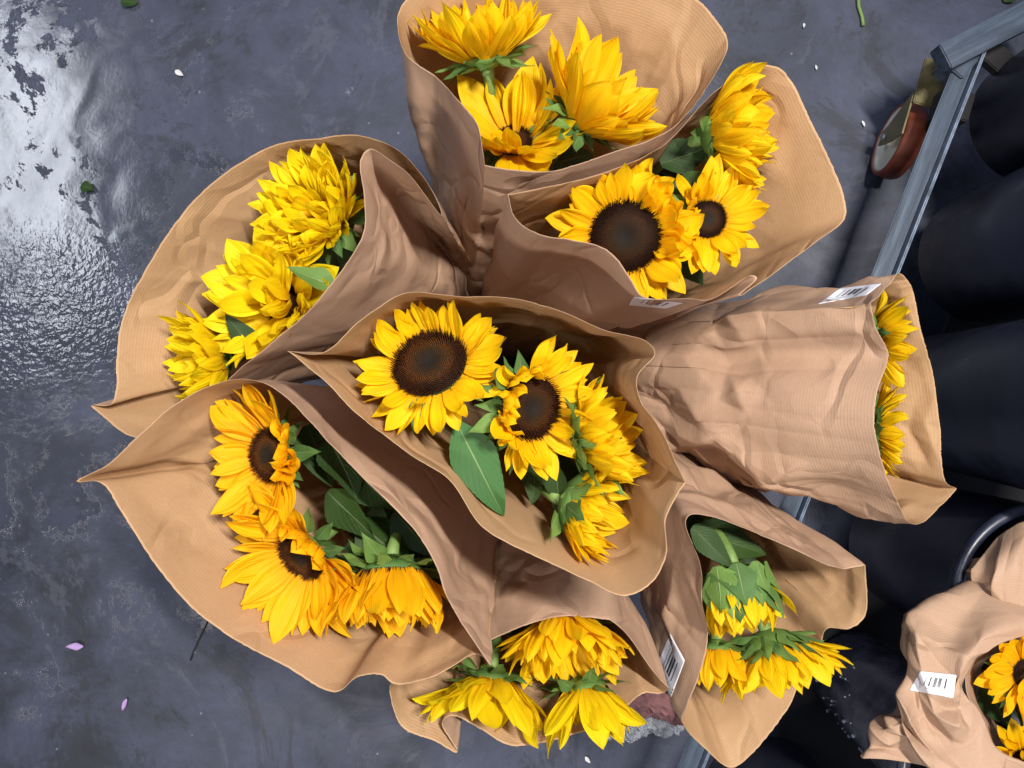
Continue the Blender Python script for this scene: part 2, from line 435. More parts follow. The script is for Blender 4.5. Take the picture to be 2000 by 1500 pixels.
SLEEVES = {}
def finish_sheet(o, closed_inward=True):
    s = o.modifiers.new('paper_thickness', 'SOLIDIFY'); s.thickness = .00025; s.offset = -1
    s.material_offset = 1; s.material_offset_rim = 2; s.use_rim = True
def sleeve(key, rim, z0, gx, gy, base, brad, label, amp=0.0048, seed=1., twist=0., belly=.0, nu=320, nv=90, low_amp=1.0, fold=.005, n1=80, bz=.33, flat=1.0):
    cx = sum(p[0] for p in rim) / len(rim); cy = sum(p[1] for p in rim) / len(rim)
    pts = []
    area = 0
    for a_, b_ in zip(rim, rim[1:] + rim[:1]): area += a_[0] * (-b_[1]) - b_[0] * (-a_[1])
    for p in rim:
        dz = p[2] if len(p) > 2 else 0
        z = z0 + gx * (p[0] - cx) / 1000 + gy * (p[1] - cy) / 1000 + dz
        pts.append((P(p[0], p[1], z), len(p) > 3))
    if area < 0: pts = pts[::-1]
    S, corners, tot = spline(pts, nu)
    cen = sum(S, Vector()) / nu
    bc = P(base[0], base[1], bz)
    ax = (bc - cen).normalized()
    e1 = Vector((1, 0, 0)); e1 = (e1 - ax * e1.dot(ax)).normalized(); e2 = ax.cross(e1)
    if e1.cross(e2).z < 0: e2 = -e2
    best = None
    for ph in range(72):
        a0 = 2 * math.pi * ph / 72
        d = sum((S[i] - (bc + (e1 * math.cos(a0 + 2 * math.pi * i / nu) + e2 * math.sin(a0 + 2 * math.pi * i / nu)) * brad)).length for i in range(0, nu, 10))
        if best is None or d < best[0]: best = (d, a0)
    a0 = best[1] + twist
    ring = [bc + (e1 * math.cos(a0 + 2 * math.pi * i / nu) + e2 * math.sin(a0 + 2 * math.pi * i / nu) * flat) * brad for i in range(nu)]
    for i in range(nu):
        if i not in corners: S[i] = S[i].lerp(ring[i], .0016 * noise.noise(Vector((i * .9, seed, 0))) + .004 * max(0, noise.noise(Vector((i * .13, seed * 3, 5))) - .2))
    wts = []
    zdist = [(S[i] - ring[i]).length for i in range(nu)]
    def f(i, j):
        t = (j / (nv - 1)) ** 1.15
        p = S[i].lerp(ring[i], t)
        out = (S[i] - cen); out -= ax * out.dot(ax)
        if out.length > 1e-6: p = p + out.normalized() * belly * math.sin(math.pi * t)
        # small flutter along the cut edge
        return p
    me = grid_mesh('paper_sheet', nv, nu, f, lambda i, j: (i / nu * tot, (j / (nv - 1)) ** 1.15 * zdist[i % nu]), closed=True)
    for j in range(nv):
        for i in range(nu):
            t = j / (nv - 1)
            wts.append((.15 + .85 * min(1, t * 4)) * (1 + (low_amp - 1) * t))
    nr = [v.normal.copy() for v in me.vertices]
    for j in range(nv):
        t = j / (nv - 1); env = math.sin(math.pi * min(1, t * 1.1 + .04)) ** .7 if t < .95 else .3
        for i in range(nu):
            a = 2 * math.pi * i / nu
            q = Vector((math.cos(a) * 2.6 + seed, math.sin(a) * 2.6, t * 1.1))
            d = noise.noise(q) * 1.0 + (ridged(q, 1.5, seed) - .5) * .8
            v = me.vertices[j * nu + i]; v.co = v.co + nr[j * nu + i] * d * fold * env
    crumple(me, amp, seed, wts, nu, nv, 2.0, True, n1)
    sh = me.attributes.new('sharp_edge', 'BOOLEAN', 'EDGE')
    vals = [False] * len(me.edges)
    for e in me.edges:
        a_, b_ = e.vertices
        if a_ % nu == b_ % nu and (a_ % nu) in corners and min(a_, b_) // nu < nv * .6: vals[e.index] = True
    sh.data.foreach_set('value', vals)
    root = empty('paper_sleeve', bc, label, 'paper sleeve', 'kraft paper bouquet sleeves')
    o = link_mesh('paper_sheet', me, [M['paper_in'], M['paper_out'], M['paper_edge']])
    o.parent = root; o.matrix_parent_inverse = Matrix.Translation(-bc)
    finish_sheet(o)
    SLEEVES[key] = (root, me, bc)
    return root

def sheet(root, name, curves, amp, seed, nu=130, nv=60, flip=False, f=1.0):
    """an open crumpled sheet lofted through several curves of (px, py, z)"""
    rows = [spline([(P(*p[:3]), len(p) > 3) for p in cv], nu, closed=False)[0] for cv in curves]
    grid = [spline([(rows[k][i], False) for k in range(len(rows))], nv, closed=False)[0] for i in range(nu)]
    me = grid_mesh(name, nv, nu, lambda i, j: grid[i][j], lambda i, j: (i / nu * .5, j / nv * .3))
    crumple(me, amp, seed, [1.0] * len(me.vertices), nu, nv, 1.6, False, 60, f)
    if flip:
        bm = bmesh.new(); bm.from_mesh(me); bmesh.ops.reverse_faces(bm, faces=bm.faces[:]); bm.to_mesh(me); bm.free()
    o = link_mesh(name, me, [M['paper_in'], M['paper_out'], M['paper_edge']])
    o.parent = root; o.matrix_parent_inverse = Matrix.Translation(-root.location)
    finish_sheet(o)
    return o, me

def sticker(root, me, quad, label):
    """rounded label laid on the paper where the quad of pixels (tl, tr, br, bl) meets it"""
    bvh = BVHTree.FromPolygons([v.co for v in me.vertices], [tuple(p.vertices) for p in me.polygons])
    nx, ny = 30, 16
    tl, tr, br, bl = [Vector(q) for q in quad]
    def f(i, j):
        u = i / (nx - 1) * 2 - 1; v = j / (ny - 1) * 2 - 1
        # squircle corners
        k = .13
        uu, vv = u, v
        if abs(u) > 1 - k * .6 and abs(v) > 1 - k:
            du = (abs(u) - (1 - k * .6)) / (k * .6); dv = (abs(v) - (1 - k)) / k
            l = math.hypot(du, dv)
            if l > 0:
                mx = max(du, dv) / l
                uu = math.copysign((1 - k * .6) + du * mx * k * .6, u); vv = math.copysign((1 - k) + dv * mx * k, v)
        s, t = (uu + 1) / 2, (vv + 1) / 2
        p = tl.lerp(tr, s).lerp(bl.lerp(br, s), t)
        tgt = P(p.x, p.y, 0); o = Vector((0, 0, CAM_H)); d = (tgt - o).normalized()
        h, n, idx, dist = bvh.ray_cast(o, d)
        if h is None: h = f.last
        f.last = h
        if n is not None and n.dot(d) > 0: n = -n
        return h - d * .0016
    f.last = P(tl.x, tl.y, .6)
    me2 = grid_mesh('barcode_label', ny, nx, f, lambda i, j: (i / (nx - 1), 1 - j / (ny - 1)))
    o = link_mesh('barcode_label', me2, [M['label']])
    o.parent = root; o.matrix_parent_inverse = Matrix.Translation(-root.location)
    s = o.modifiers.new('thickness', 'SOLIDIFY'); s.thickness = .0004; s.offset = 1
    o['label'] = label
    return o

# ------------------------------------------------------------ sunflower pieces (shared mesh data)
def petal_mesh(k, short=False):
    rnd = random.Random(100 + k)
    nl, nw = 15, 9
    wmax = rnd.uniform(.15, .205); bend = rnd.uniform(-.45, .6); curl = rnd.uniform(-.8, 1.3); tw = rnd.uniform(-.8, .8)
    cup = rnd.uniform(.1, .55); sway = rnd.uniform(-.10, .10); peak = rnd.uniform(.42, .58); wv = rnd.uniform(0, 6)
    if short: wmax *= 1.3; cup *= 2.0; curl = rnd.uniform(.8, 2.2); tw *= 2
    # centre line
    line = []; ang = 0; y = z = 0
    for j in range(nl):
        t = j / (nl - 1)
        line.append((y, z, ang))
        ang = bend * t + curl * max(0, t - .5) ** 1.4 * 1.6
        y += math.cos(ang) / (nl - 1); z += math.sin(ang) / (nl - 1)
    def f(i, j):
        t = j / (nl - 1); s = i / (nw - 1) * 2 - 1
        if t < peak: wd = .30 + .70 * math.sin(math.pi / 2 * t / peak)
        else:
            q = (t - peak) / (1 - peak); wd = max(.015, (1 - q ** 2.5)) * (1 - .1 * q)
        wd *= wmax
        x = s * wd
        zz = cup * (s * s) * wd * .9 + .030 * math.cos(s * math.pi * 3) * math.sin(math.pi * min(1, t * 1.05)) \
            + .012 * math.sin(t * 9 + wv + s * 2) * abs(s)
        a = tw * t * t
        xr = x * math.cos(a) - zz * math.sin(a); zr = x * math.sin(a) + zz * math.cos(a)
        y0, z0, an = line[j]
        return (xr + sway * t * t, y0 - zr * math.sin(an), z0 + zr * math.cos(an))
    return grid_mesh('petal', nl, nw, f, lambda i, j: (i / (nw - 1), j / (nl - 1)))
PETALS = [petal_mesh(k) for k in range(16)]
PSHORT = [petal_mesh(k + 50, True) for k in range(8)]
for me in PETALS + PSHORT:
    me.materials.append(M['petal']); me.polygons.foreach_set('use_smooth', [True] * len(me.polygons))

def blade_mesh(name, k, wmax, tip, nl=13, nw=7, serr=0., cup=.3, bend=None, curl=None, wave=.02):
    rnd = random.Random(500 + k)
    bend = rnd.uniform(-.3, .5) if bend is None else bend
    curl = rnd.uniform(-1.2, 1.2) if curl is None else curl
    tw = rnd.uniform(-.6, .6); wv = rnd.uniform(0, 6)
    line = []; y = z = 0
    for j in range(nl):
        t = j / (nl - 1); ang = bend * t + curl * max(0, t - .4) ** 1.3 * 1.6
        line.append((y, z, ang)); y += math.cos(ang) / (nl - 1); z += math.sin(ang) / (nl - 1)
    def f(i, j):
        t = j / (nl - 1); s = i / (nw - 1) * 2 - 1
        pk = .36
        if t < pk: wd = .22 + .78 * math.sin(math.pi / 2 * t / pk)
        else:
            q = (t - pk) / (1 - pk); wd = max(.01, (1 - q) ** tip * (1 + .35 * q))
        wd *= wmax
        if abs(s) > .9 and serr: wd *= 1 + serr * (1 if j % 2 else -1)
        x = s * wd; zz = cup * abs(s) ** 1.3 * wd + wave * math.sin(t * 11 + wv + (2 if s > 0 else 0)) * abs(s)
        a = tw * t * t
        xr = x * math.cos(a) - zz * math.sin(a); zr = x * math.sin(a) + zz * math.cos(a)
        y0, z0, an = line[j]
        return (xr, y0 - zr * math.sin(an), z0 + zr * math.cos(an))
    me = grid_mesh(name, nl, nw, f, lambda i, j: (i / (nw - 1), j / (nl - 1)))
    me.polygons.foreach_set('use_smooth', [True] * len(me.polygons))
    return me
SEPALS = [blade_mesh('sepal', k, .24, 1.25, cup=.35) for k in range(9)]
for me in SEPALS: me.materials.append(M['sepal'])
LEAVES = [blade_mesh('leaf', 30 + k, .30, .95, nl=25, nw=11, serr=.02, cup=.25, wave=.015) for k in range(7)]
FLATLEAF = blade_mesh('leaf', 77, .27, .85, nl=31, nw=13, serr=.015, cup=.22, bend=.12, curl=-.25, wave=.006)
for me in LEAVES: me.materials.append(M['leaf'])
FLATLEAF.materials.append(M['leaf_fresh'])

def disc_meshes():
    # unit dome, and the ring of florets standing on it
    def dome(r): return .20 * (1 - r * r) - .10 * math.exp(-(r / .3) ** 2)
    nr, na = 10, 36
    me = grid_mesh('seed_disc', nr, na, lambda i, j: ((j / (nr - 1)) * math.cos(2 * math.pi * i / na), (j / (nr - 1)) * math.sin(2 * math.pi * i / na), dome(j / (nr - 1))),
                   lambda i, j: (j / (nr - 1), 0), closed=True)
    me.materials.append(M['disc'])
    vs, fs, uvs = [], [], []
    rnd = random.Random(5)
    n = 1150
    for k in range(n):
        r = math.sqrt((k + .5) / n); a = k * 2.399963
        h = (.035 if r < .3 else .05 if r < .55 else .075 + .17 * max(0, r - .6) * 2) * rnd.uniform(.7, 1.25)
        s = .0165 * (1.0 if r > .3 else .8)
        x, y = r * math.cos(a), r * math.sin(a); z = dome(r)
        lean = .45 * max(0, r - .55) + rnd.uniform(-.02, .02); jx = rnd.uniform(-.015, .015) if r > .5 else 0
        tx, ty = x + math.cos(a) * h * lean * 2 + jx, y + math.sin(a) * h * lean * 2 - jx
        b0 = len(vs)
        for q in range(4):
            aa = a + q * math.pi / 2
            vs.append((x + s * math.cos(aa), y + s * math.sin(aa), z - .01))
        for q in range(4):
            aa = a + q * math.pi / 2
            vs.append((tx + s * .62 * math.cos(aa), ty + s * .62 * math.sin(aa), z + h * .75))
        vs.append((tx, ty, z + h))
        for q in range(4):
            q2 = (q + 1) % 4
            fs.append((b0 + q, b0 + q2, b0 + 4 + q2, b0 + 4 + q)); rj = min(1, max(0, r + (rnd.uniform(-.07, .07) if q == 0 else 0))) if q == 0 else rj; uvs += [(rj, 0), (rj, 0), (rj, .7), (rj, .7)]
            fs.append((b0 + 4 + q, b0 + 4 + q2, b0 + 8)); uvs += [(rj, .7), (rj, .7), (rj, 1)]
    m2 = bpy.data.meshes.new('floret_ring'); m2.from_pydata(vs, [], fs)
    l = m2.uv_layers.new(name='UVMap')
    for k, t in enumerate(uvs): l.data[k].uv = t
    m2.materials.append(M['floret']); m2.update()
    # receptacle: green cup behind the disc
    prof = [(0.0, -.55), (.25, -.53), (.6, -.40), (.88, -.20), (1.0, -.02), (.98, .02)]
    m3 = grid_mesh('receptacle', len(prof), 28, lambda i, j: (prof[j][0] * math.cos(2 * math.pi * i / 28), prof[j][0] * math.sin(2 * math.pi * i / 28), prof[j][1]), lambda i, j: (.2, .3), closed=True)
    m3.materials.append(M['sepal'])
    for q in (me, m3): q.polygons.foreach_set('use_smooth', [True] * len(q.polygons))
    return me, m2, m3
DISC, FLORETS, RECEPT = disc_meshes()

BVHS = []; PENDING = []; HEADS = []
def crosses(me, mw):
    nw = {15 * 9: 9, 13 * 7: 7, 25 * 11: 11, 31 * 13: 13}[len(me.vertices)]; nl = len(me.vertices) // nw
    for col in (1, nw // 2, nw - 2):
        prev = None
        for j in (0, nl // 3, nl // 2, 2 * nl // 3, 5 * nl // 6, nl - 1):
            p = mw @ me.vertices[j * nw + col].co
            if prev is not None:
                d = p - prev; ln = d.length
                for bv in BVHS:
                    if bv.ray_cast(prev, d.normalized(), ln + .001)[0] is not None: return True
            prev = p
    return False
def frame_from(n, roll=0.):
    z = Vector(n).normalized(); x = Vector((0, 0, 1)).cross(z)
    if x.length < .05: x = Vector((1, 0, 0))
    x.normalize(); y = z.cross(x)
    return Matrix((x, y, z)).transposed().to_4x4() @ Matrix.Rotation(roll, 4, 'Z')

TINT = {'warm': (.98, .62, .003, 1), 'lemon': (.93, .74, .006, 1), 'orange': (.97, .52, .003, 1), 'mid': (.97, .66, .004, 1)}
def sunflower(px, py, z, nrm, rd, L, n, op, label, tint='warm', seed=1, sl='F', whorls=((0, 0, 1.0), (.5, 8, .92)), sepal=18, sepal_len=.032, sepal_open=-5,
              leaves=5, bias=None, short=None, jitter=9, inner=0, stem=True, group=None, leaf_len=.075):
    """bias: (angle, extra opening) so that petals lean one way; short: (angle, width) petals stunted and curled there"""
    rnd = random.Random(seed * 77 + 3); n = int(n * 1.22)
    pos = P(px, py, z)
    root = empty('sunflower', pos, label, 'sunflower', 'sunflowers in the bouquets')
    root.rotation_euler = frame_from(nrm).to_euler()
    Mw = Matrix.Translation(pos) @ frame_from(nrm)
    HEADS.append((pos + Mw.to_3x3() @ Vector((0, 0, L * .35)), rd + L * .55))
    def child(name, me, mat):
        o = bpy.data.objects.new(name, me); C.objects.link(o); o.parent = root; o.matrix_local = mat
        return o
    def fits(me, mat): return not crosses(me, Mw @ mat)
    sc = Matrix.Diagonal((rd, rd, rd, 1))
    child('seed_disc', DISC, sc)
    fl = child('florets', FLORETS, sc); fl['kind'] = 'stuff'
    child('receptacle', RECEPT, sc)
    for wi, (off, dop, lf) in enumerate(whorls):
        for k in range(n):
            a = 2 * math.pi * (k + off + rnd.uniform(-.22, .22)) / n
            # direction of this petal in the picture, for bias
            wdir = (Mw.to_3x3() @ Vector((math.cos(a), math.sin(a), 0)))
            pa = math.atan2(wdir.y, wdir.x)
            e = op + dop + rnd.gauss(0, jitter)
            l = L * lf * rnd.uniform(.84, 1.10)
            me = rnd.choice(PETALS)
            if short:
                da = abs((pa - R(short[0]) + math.pi) % (2 * math.pi) - math.pi)
                if da < R(short[1]):
                    me = rnd.choice(PSHORT); l *= short[2]; e += short[3]
            if bias:
                e += bias[1] * math.cos(pa - R(bias[0]))
            wsc = l * rnd.uniform(.9, 1.25) if lf < 1.3 else l
            ry, rz = rnd.gauss(0, .25), rnd.gauss(0, .13); ok = False
            for tr_ in range(9):
                mt = Matrix.Rotation(a - math.pi / 2, 4, 'Z') @ Matrix.Translation((0, rd * (.93 - .05 * wi), -.0015 * wi - .002)) \
                    @ Matrix.Rotation(R(e), 4, 'X') @ Matrix.Rotation(ry, 4, 'Y') @ Matrix.Rotation(rz, 4, 'Z') @ Matrix.Diagonal((wsc, l, l, 1))
                if fits(me, mt): ok = True; break
                e += 9
                if tr_ > 3: l *= .85; wsc *= .9
            if ok: o = child('petal', me, mt); o.color = TINT[tint]
    for k in range(inner):                          # petals folded in over the disc
        a = rnd.uniform(0, 2 * math.pi); l = L * rnd.uniform(.6, .95)
        mt = Matrix.Rotation(a, 4, 'Z') @ Matrix.Translation((0, rd * rnd.uniform(.2, .8), rd * .1)) @ Matrix.Rotation(R(rnd.uniform(35, 80)), 4, 'X') \
            @ Matrix.Rotation(rnd.gauss(0, .4), 4, 'Y') @ Matrix.Diagonal((l, l, l, 1))
        me = rnd.choice(PETALS)
        if fits(me, mt): o = child('petal', me, mt); o.color = TINT[tint]
    for k in range(sepal):
        a = 2 * math.pi * (k + rnd.uniform(-.2, .2)) / sepal * (1 if k % 2 else 1.0)
        l = sepal_len * rnd.uniform(.8, 1.25)
        back = (k % 3) * .14
        mt = Matrix.Rotation(a - math.pi / 2, 4, 'Z') @ Matrix.Translation((0, rd * (1.22 if sepal_open > 50 else .96 - back), -rd * (.10 + back * 1.1))) \
            @ Matrix.Rotation(R(sepal_open + rnd.gauss(0, 13 if sepal_open < 50 else 5)), 4, 'X') @ Matrix.Rotation(rnd.gauss(0, .3 if sepal_open < 50 else .1), 4, 'Y') @ Matrix.Diagonal((l * (1.7 if sepal_open > 50 else 1), l, l, 1))
        me = rnd.choice(SEPALS)
        if fits(me, mt): child('sepal', me, mt)
    if stem:
        bc = SLEEVES[sl][2] if sl in SLEEVES else P(px, py, .3)
        zax = (Mw.to_3x3() @ Vector((0, 0, 1))).normalized()
        p0 = pos - zax * rd * .45; d0 = -zax; p3 = bc + Vector((rnd.uniform(-.02, .02), rnd.uniform(-.02, .02), 0))
        axd = (p3 - p0); ln = axd.length; p1 = p0 + d0 * .05; p2 = p3 - axd.normalized() * ln * .5
        pts = []
        for k in range(15):
            t = k / 14; pts.append(p0 * (1 - t) ** 3 + p1 * 3 * t * (1 - t) ** 2 + p2 * 3 * t * t * (1 - t) + p3 * t ** 3)
        inv = Mw.inverted()
        me = tube_mesh('stem', [inv @ p for p in pts], [.0075 - .0025 * min(1, k / 4) for k in range(15)], 9)
        me.materials.append(M['stem']); me.polygons.foreach_set('use_smooth', [True] * len(me.polygons))
        st = bpy.data.objects.new('stem', me); C.objects.link(st); st.parent = root
        for k in range(leaves):
            t = .10 + .10 * k + rnd.uniform(-.03, .03)
            q = pts[min(13, int(t * 14))]; tg = (pts[min(14, int(t * 14) + 1)] - q).normalized()
            a = rnd.uniform(0, 6.28) ; o1 = tg.orthogonal().normalized(); o2 = tg.cross(o1)
            out = (o1 * math.cos(a) + o2 * math.sin(a) - tg * rnd.uniform(-.3, .5)).normalized()
            zz = Vector((0, 0, 1)) - out * out.z
            zz = (zz + Vector((rnd.uniform(-.5, .5), rnd.uniform(-.5, .5), 0))); zz = (zz - out * zz.dot(out)).normalized(); xx = out.cross(zz)
            l = leaf_len * rnd.uniform(.7, 1.2)
            mw = Matrix((xx, out, zz)).transposed().to_4x4(); mw.translation = q
            me = rnd.choice(LEAVES)
            for tr_ in range(4):
                mt = inv @ mw @ Matrix.Diagonal((l, l, l, 1))
                if fits(me, mt): PENDING.append((root, me, mt, Mw @ mt)); break
                l *= .75
    return root
def place_leaf(root, px, py, z, tip, ztip, length_scale, up, me=FLATLEAF, wid=1.0, label=None):
    a = P(px, py, z); b_ = P(tip[0], tip[1], ztip); d = b_ - a; l = d.length * length_scale; y = d.normalized()
    zz = Vector(up); zz = (zz - y * zz.dot(y)).normalized(); xx = y.cross(zz)
    mw = Matrix((xx, y, zz)).transposed().to_4x4(); mw.translation = a
    for tr_ in range(4):
        if not crosses(me, mw @ Matrix.Diagonal((l * wid, l, l, 1))): break
        l *= .8
    o = bpy.data.objects.new('leaf', me); C.objects.link(o); o.parent = root
    o.matrix_local = (Matrix.Translation(root.location) @ root.rotation_euler.to_matrix().to_4x4()).inverted() @ mw @ Matrix.Diagonal((l * wid, l, l, 1))
    if label: o['label'] = label
    return o

# ------------------------------------------------------------ the setting
me = grid_mesh('floor', 2, 2, lambda i, j: ((i - .5) * 16, (j - .5) * 16, 0))
fl = link_mesh('floor', me, [M['floor']], smooth=False); fl['kind'] = 'structure'

# ------------------------------------------------------------ trolley
tr = empty('trolley', P(1700, 600, .2), 'weathered blue grey metal trolley frame with a castor, carrying the black buckets', 'trolley')
def tpart(name, me, mats, smooth=True):
    o = link_mesh(name, me, mats, None, smooth); o.parent = tr; o.matrix_parent_inverse = Matrix.Translation(-tr.location); return o
def bar(name, a, b_, wdt, hgt, mat, off=0., bev=.002, zoff=0.):
    d = b_ - a; L_ = d.length; o = tpart(name, box_mesh(name, wdt, L_, hgt, bev), [mat], False)
    yy = d.normalized(); xx = yy.cross(Vector((0, 0, 1))).normalized(); zz = xx.cross(yy)
    mt = Matrix((xx, yy, zz)).transposed().to_4x4(); mt.translation = (a + b_) / 2 + xx * off + zz * zoff
    o.matrix_basis = mt
    return o
ra, rb = P(1898, 85, .24), P(1318, 1560, .24)
bar('side_rail', ra, rb, .031, .006, M['rail'])
bar('rail_flange', ra, rb, .005, .030, M['rail_edge'], off=-.019, zoff=.004)
bar('cross_rail', P(1836, 118, .262), P(2140, -40, .262), .044, .034, M['rail'])
bar('bracket', P(1848, 150, .225), P(1895, 92, .225), .040, .05, M['rail'])
bar('brace', P(1925, 98, .22), P(1962, 130, .22), .04, .02, M['deck'])
# deck the buckets stand on
d0, d1 = P(1890, 160, .17), P(1318, 1560, .17); 
dx_ = (d1 - d0).normalized(); px_ = dx_.cross(Vector((0, 0, 1))); px_ = -px_ if px_.x < 0 else px_
d0 = d0 + px_ * .13; d1 = d1 + px_ * .13
me = bpy.data.meshes.new('deck'); bm = bmesh.new()
vv = [bm.verts.new(p) for p in (d0, d1, d1 + px_ * .75, d0 + px_ * .75)]
bm.faces.new(vv); ex = bmesh.ops.extrude_face_region(bm, geom=bm.faces[:])
for g in ex['geom']:
    if isinstance(g, bmesh.types.BMVert): g.co.z -= .012
bmesh.ops.recalc_face_normals(bm, faces=bm.faces[:]); bm.to_mesh(me); bm.free()
tpart('deck', me, [M['deck']], False)
for k in range(2):
    q = d0.lerp(d1, .457 + .32 * k)
    bar('deck_bearer', q - px_ * .135 - Vector((0, 0, .02)) , q + px_ * .7 - Vector((0, 0, .02)), .03, .014, M['deck'])
# castor: wheel stands on the floor
wd = Vector((.28, .96, 0)).normalized(); ax_ = Vector((wd.y, -wd.x, 0))       # rolling direction, axle
if ax_.x > 0: ax_ = -ax_
wc = P(1756, 277, .071); WS = .91 
def wheel_part(name, prof, mat, parent=None):
    seg = 48
    me = grid_mesh(name, len(prof), seg, lambda i, j: WS * Vector((prof[j][0] * math.cos(2 * math.pi * i / seg), prof[j][0] * math.sin(2 * math.pi * i / seg), prof[j][1])), closed=True)
    o = link_mesh(name, me, [mat])
    mt = Matrix((wd, Vector((0, 0, 1)), ax_)).transposed().to_4x4(); mt.translation = wc
    o.parent = parent or tr
    if parent is None: o.matrix_parent_inverse = Matrix.Translation(-tr.location); o.matrix_basis = mt
    return o
wh = wheel_part('wheel', [(.066, .012), (.0665, .020), (.070, .0225), (.0745, .020), (.0765, .012), (.078, 0), (.0765, -.012), (.073, -.02), (.06, -.02)], M['tyre'])
wh['label'] = 'rust red castor wheel with a cream hub'
wheel_part('hub', [(0, .024), (.014, .024), (.016, .018), (.024, .014), (.045, .012), (.060, .017), (.0668, .0205), (.0668, -.019), (0, -.019)], M['hub'], wh)
bo = wheel_part('axle_bolt', [(0, .038), (.007, .038), (.0085, .034), (.0085, .024)], M['steel'], wh)
# fork plates
for s in (1, -1):
    bm = bmesh.new()
    outl = [(-.014, -.012), (.014, -.012), (.02, .01), (.055, .075), (.06, .085), (-.02, .085), (-.022, .04)]
    f0 = [bm.verts.new(wc + wd * a_ + Vector((0, 0, b_)) + ax_ * (s * .029)) for a_, b_ in outl]
    bm.faces.new(f0); ex = bmesh.ops.extrude_face_region(bm, geom=bm.faces[:])
    for g in ex['geom']:
        if isinstance(g, bmesh.types.BMVert): g.co += ax_ * (s * .003)
    bmesh.ops.recalc_face_normals(bm, faces=bm.faces[:])
    me = bpy.data.meshes.new('castor_fork'); bm.to_mesh(me); bm.free()
    tpart('castor_fork', me, [M['fork']], False)
bar('castor_plate', wc + wd * .035 + Vector((0, 0, .09)), wc + wd * .12 + Vector((0, 0, .09)), .062, .008, M['fork'])
bar('castor_mount', wc + wd * .03 + Vector((0, 0, .12)) - ax_ * .0, wc + wd * .03 + Vector((0, 0, .12)) - ax_ * .05, .05, .05, M['deck'])

# ------------------------------------------------------------ buckets
def bucket(px, py, r0, r1, z0, h, mat, label):
    c = P(px, py, z0)
    root = empty('bucket', c, label, 'bucket', 'black flower buckets')
    seg = 64
    prof = [(0, .0), (r0 - .006, 0), (r0, .006), (r0 + (r1 - r0) * .5, h * .5), (r1 - .001, h - .03), (r1 - .0005, h - .022), (r1 + .004, h - .020), (r1 + .004, h - .016), (r1, h - .014)]
    inn = [(r1 - .003, h - .004), (r1 - .004, h - .03), (r0 - .001, .01), (0, .008)]
    me = grid_mesh('bucket_wall', len(prof) + len(inn), seg, lambda i, j: ((prof + inn)[j][0] * math.cos(2 * math.pi * i / seg), (prof + inn)[j][0] * math.sin(2 * math.pi * i / seg), (prof + inn)[j][1]), closed=True)
    link_mesh('bucket_wall', me, [mat], root)
    pr = [(r1 - .002, h - .014), (r1 + .007, h - .012), (r1 + .009, h - .006), (r1 + .007, h), (r1, h + .002), (r1 - .004, h), (r1 - .0045, h - .008)]
    me = grid_mesh('rim', len(pr), seg, lambda i, j: (pr[j][0] * math.cos(2 * math.pi * i / seg), pr[j][0] * math.sin(2 * math.pi * i / seg), pr[j][1]), closed=True)
    link_mesh('rim', me, [mat], root)
    return root
DZ = .172
bucket(2012, 238, .112, .128, DZ, .52, M['bucket'], 'black bucket at the top right corner beside the trolley rail end')
bucket(1915, 505, .114, .130, DZ, .52, M['bucket'], 'black bucket between the castor and the sideways sleeve')
bucket(1822, 782, .114, .130, DZ, .52, M['bucket'], 'black bucket right behind the sleeve lying sideways to the right')
bucket(1778, 1062, .112, .120, DZ, .37, M['bucket'], 'black bucket holding the crumpled paper at the right edge')
bucket(1668, 1318, .078, .088, DZ, .37, M['bucket_wet'], 'dark grey wet bucket with water drops left of the corner bouquet')
wb = [o for o in C.objects if o.name.startswith('bucket') and o.type == 'EMPTY'][-1]
rd_ = random.Random(4); ctr = wb.location
M['water'] = plain('water_drop', (.5, .55, .65), .04, spec=.9)
for k in range(26):
    a = math.pi + rd_.uniform(-.9, .9); hh = rd_.uniform(.02, .20); rr = .0785 + .010 * hh / .37; sz = rd_.uniform(.0012, .0034)
    me = grid_mesh('water_drop', 7, 10, lambda i, j: (sz * math.sin(j / 6 * math.pi) * math.cos(i / 10 * 2 * math.pi), sz * math.sin(j / 6 * math.pi) * math.sin(i / 10 * 2 * math.pi), sz * math.cos(j / 6 * math.pi)), closed=True)
    o = link_mesh('water_drop', me, [M['water']], wb); o.location = (rr * math.cos(a), rr * math.sin(a), hh)
bucket(1490, 1560, .114, .127, DZ, .37, M['bucket'], 'black bucket at the bottom edge right of the rail')
bucket(1000, 700, .125, .155, 0.002, .37, M['bucket'], 'black bucket on the floor holding the fan of wrapped bouquets')

# ------------------------------------------------------------ paper sleeves
sleeve('H', [(178, 793, 0, 'c'), (218, 790), (228, 700), (236, 640), (262, 570), (350, 425), (430, 345), (530, 285), (620, 270), (700, 264), (770, 290), (822, 340), (850, 385), (862, 420),
             (800, 345, .04), (765, 315, .055), (722, 290, .055), (705, 310, .055), (711, 380, .055), (711, 450, .055), (690, 495, .055), (640, 560, .055), (590, 620, .04), (520, 675, .03), (450, 735, .01), (400, 785), (335, 832), (268, 856)],
       .755, .16, .03, (905, 610), .05, 'kraft paper sleeve at upper left, widest opening, around lemon yellow sunflowers', amp=0.0082, seed=2.3)
sleeve('A', [(775, 40), (785, 8), (830, -25), (1000, -70), (1200, -60), (1350, -10), (1395, 35), (1421, 84), (1385, 160), (1340, 222, .03), (1290, 262, .045), (1190, 300, .045), (1080, 333, .045), (1000, 332, .045),
             (946, 322, .045, 'c'), (935, 245, .045), (895, 195, .03), (850, 150), (795, 108)],
       .715, .0, .08, (945, 590), .05, 'tall kraft paper sleeve cut off by the top edge, with three sunflowers', amp=0.0094, seed=4.1)
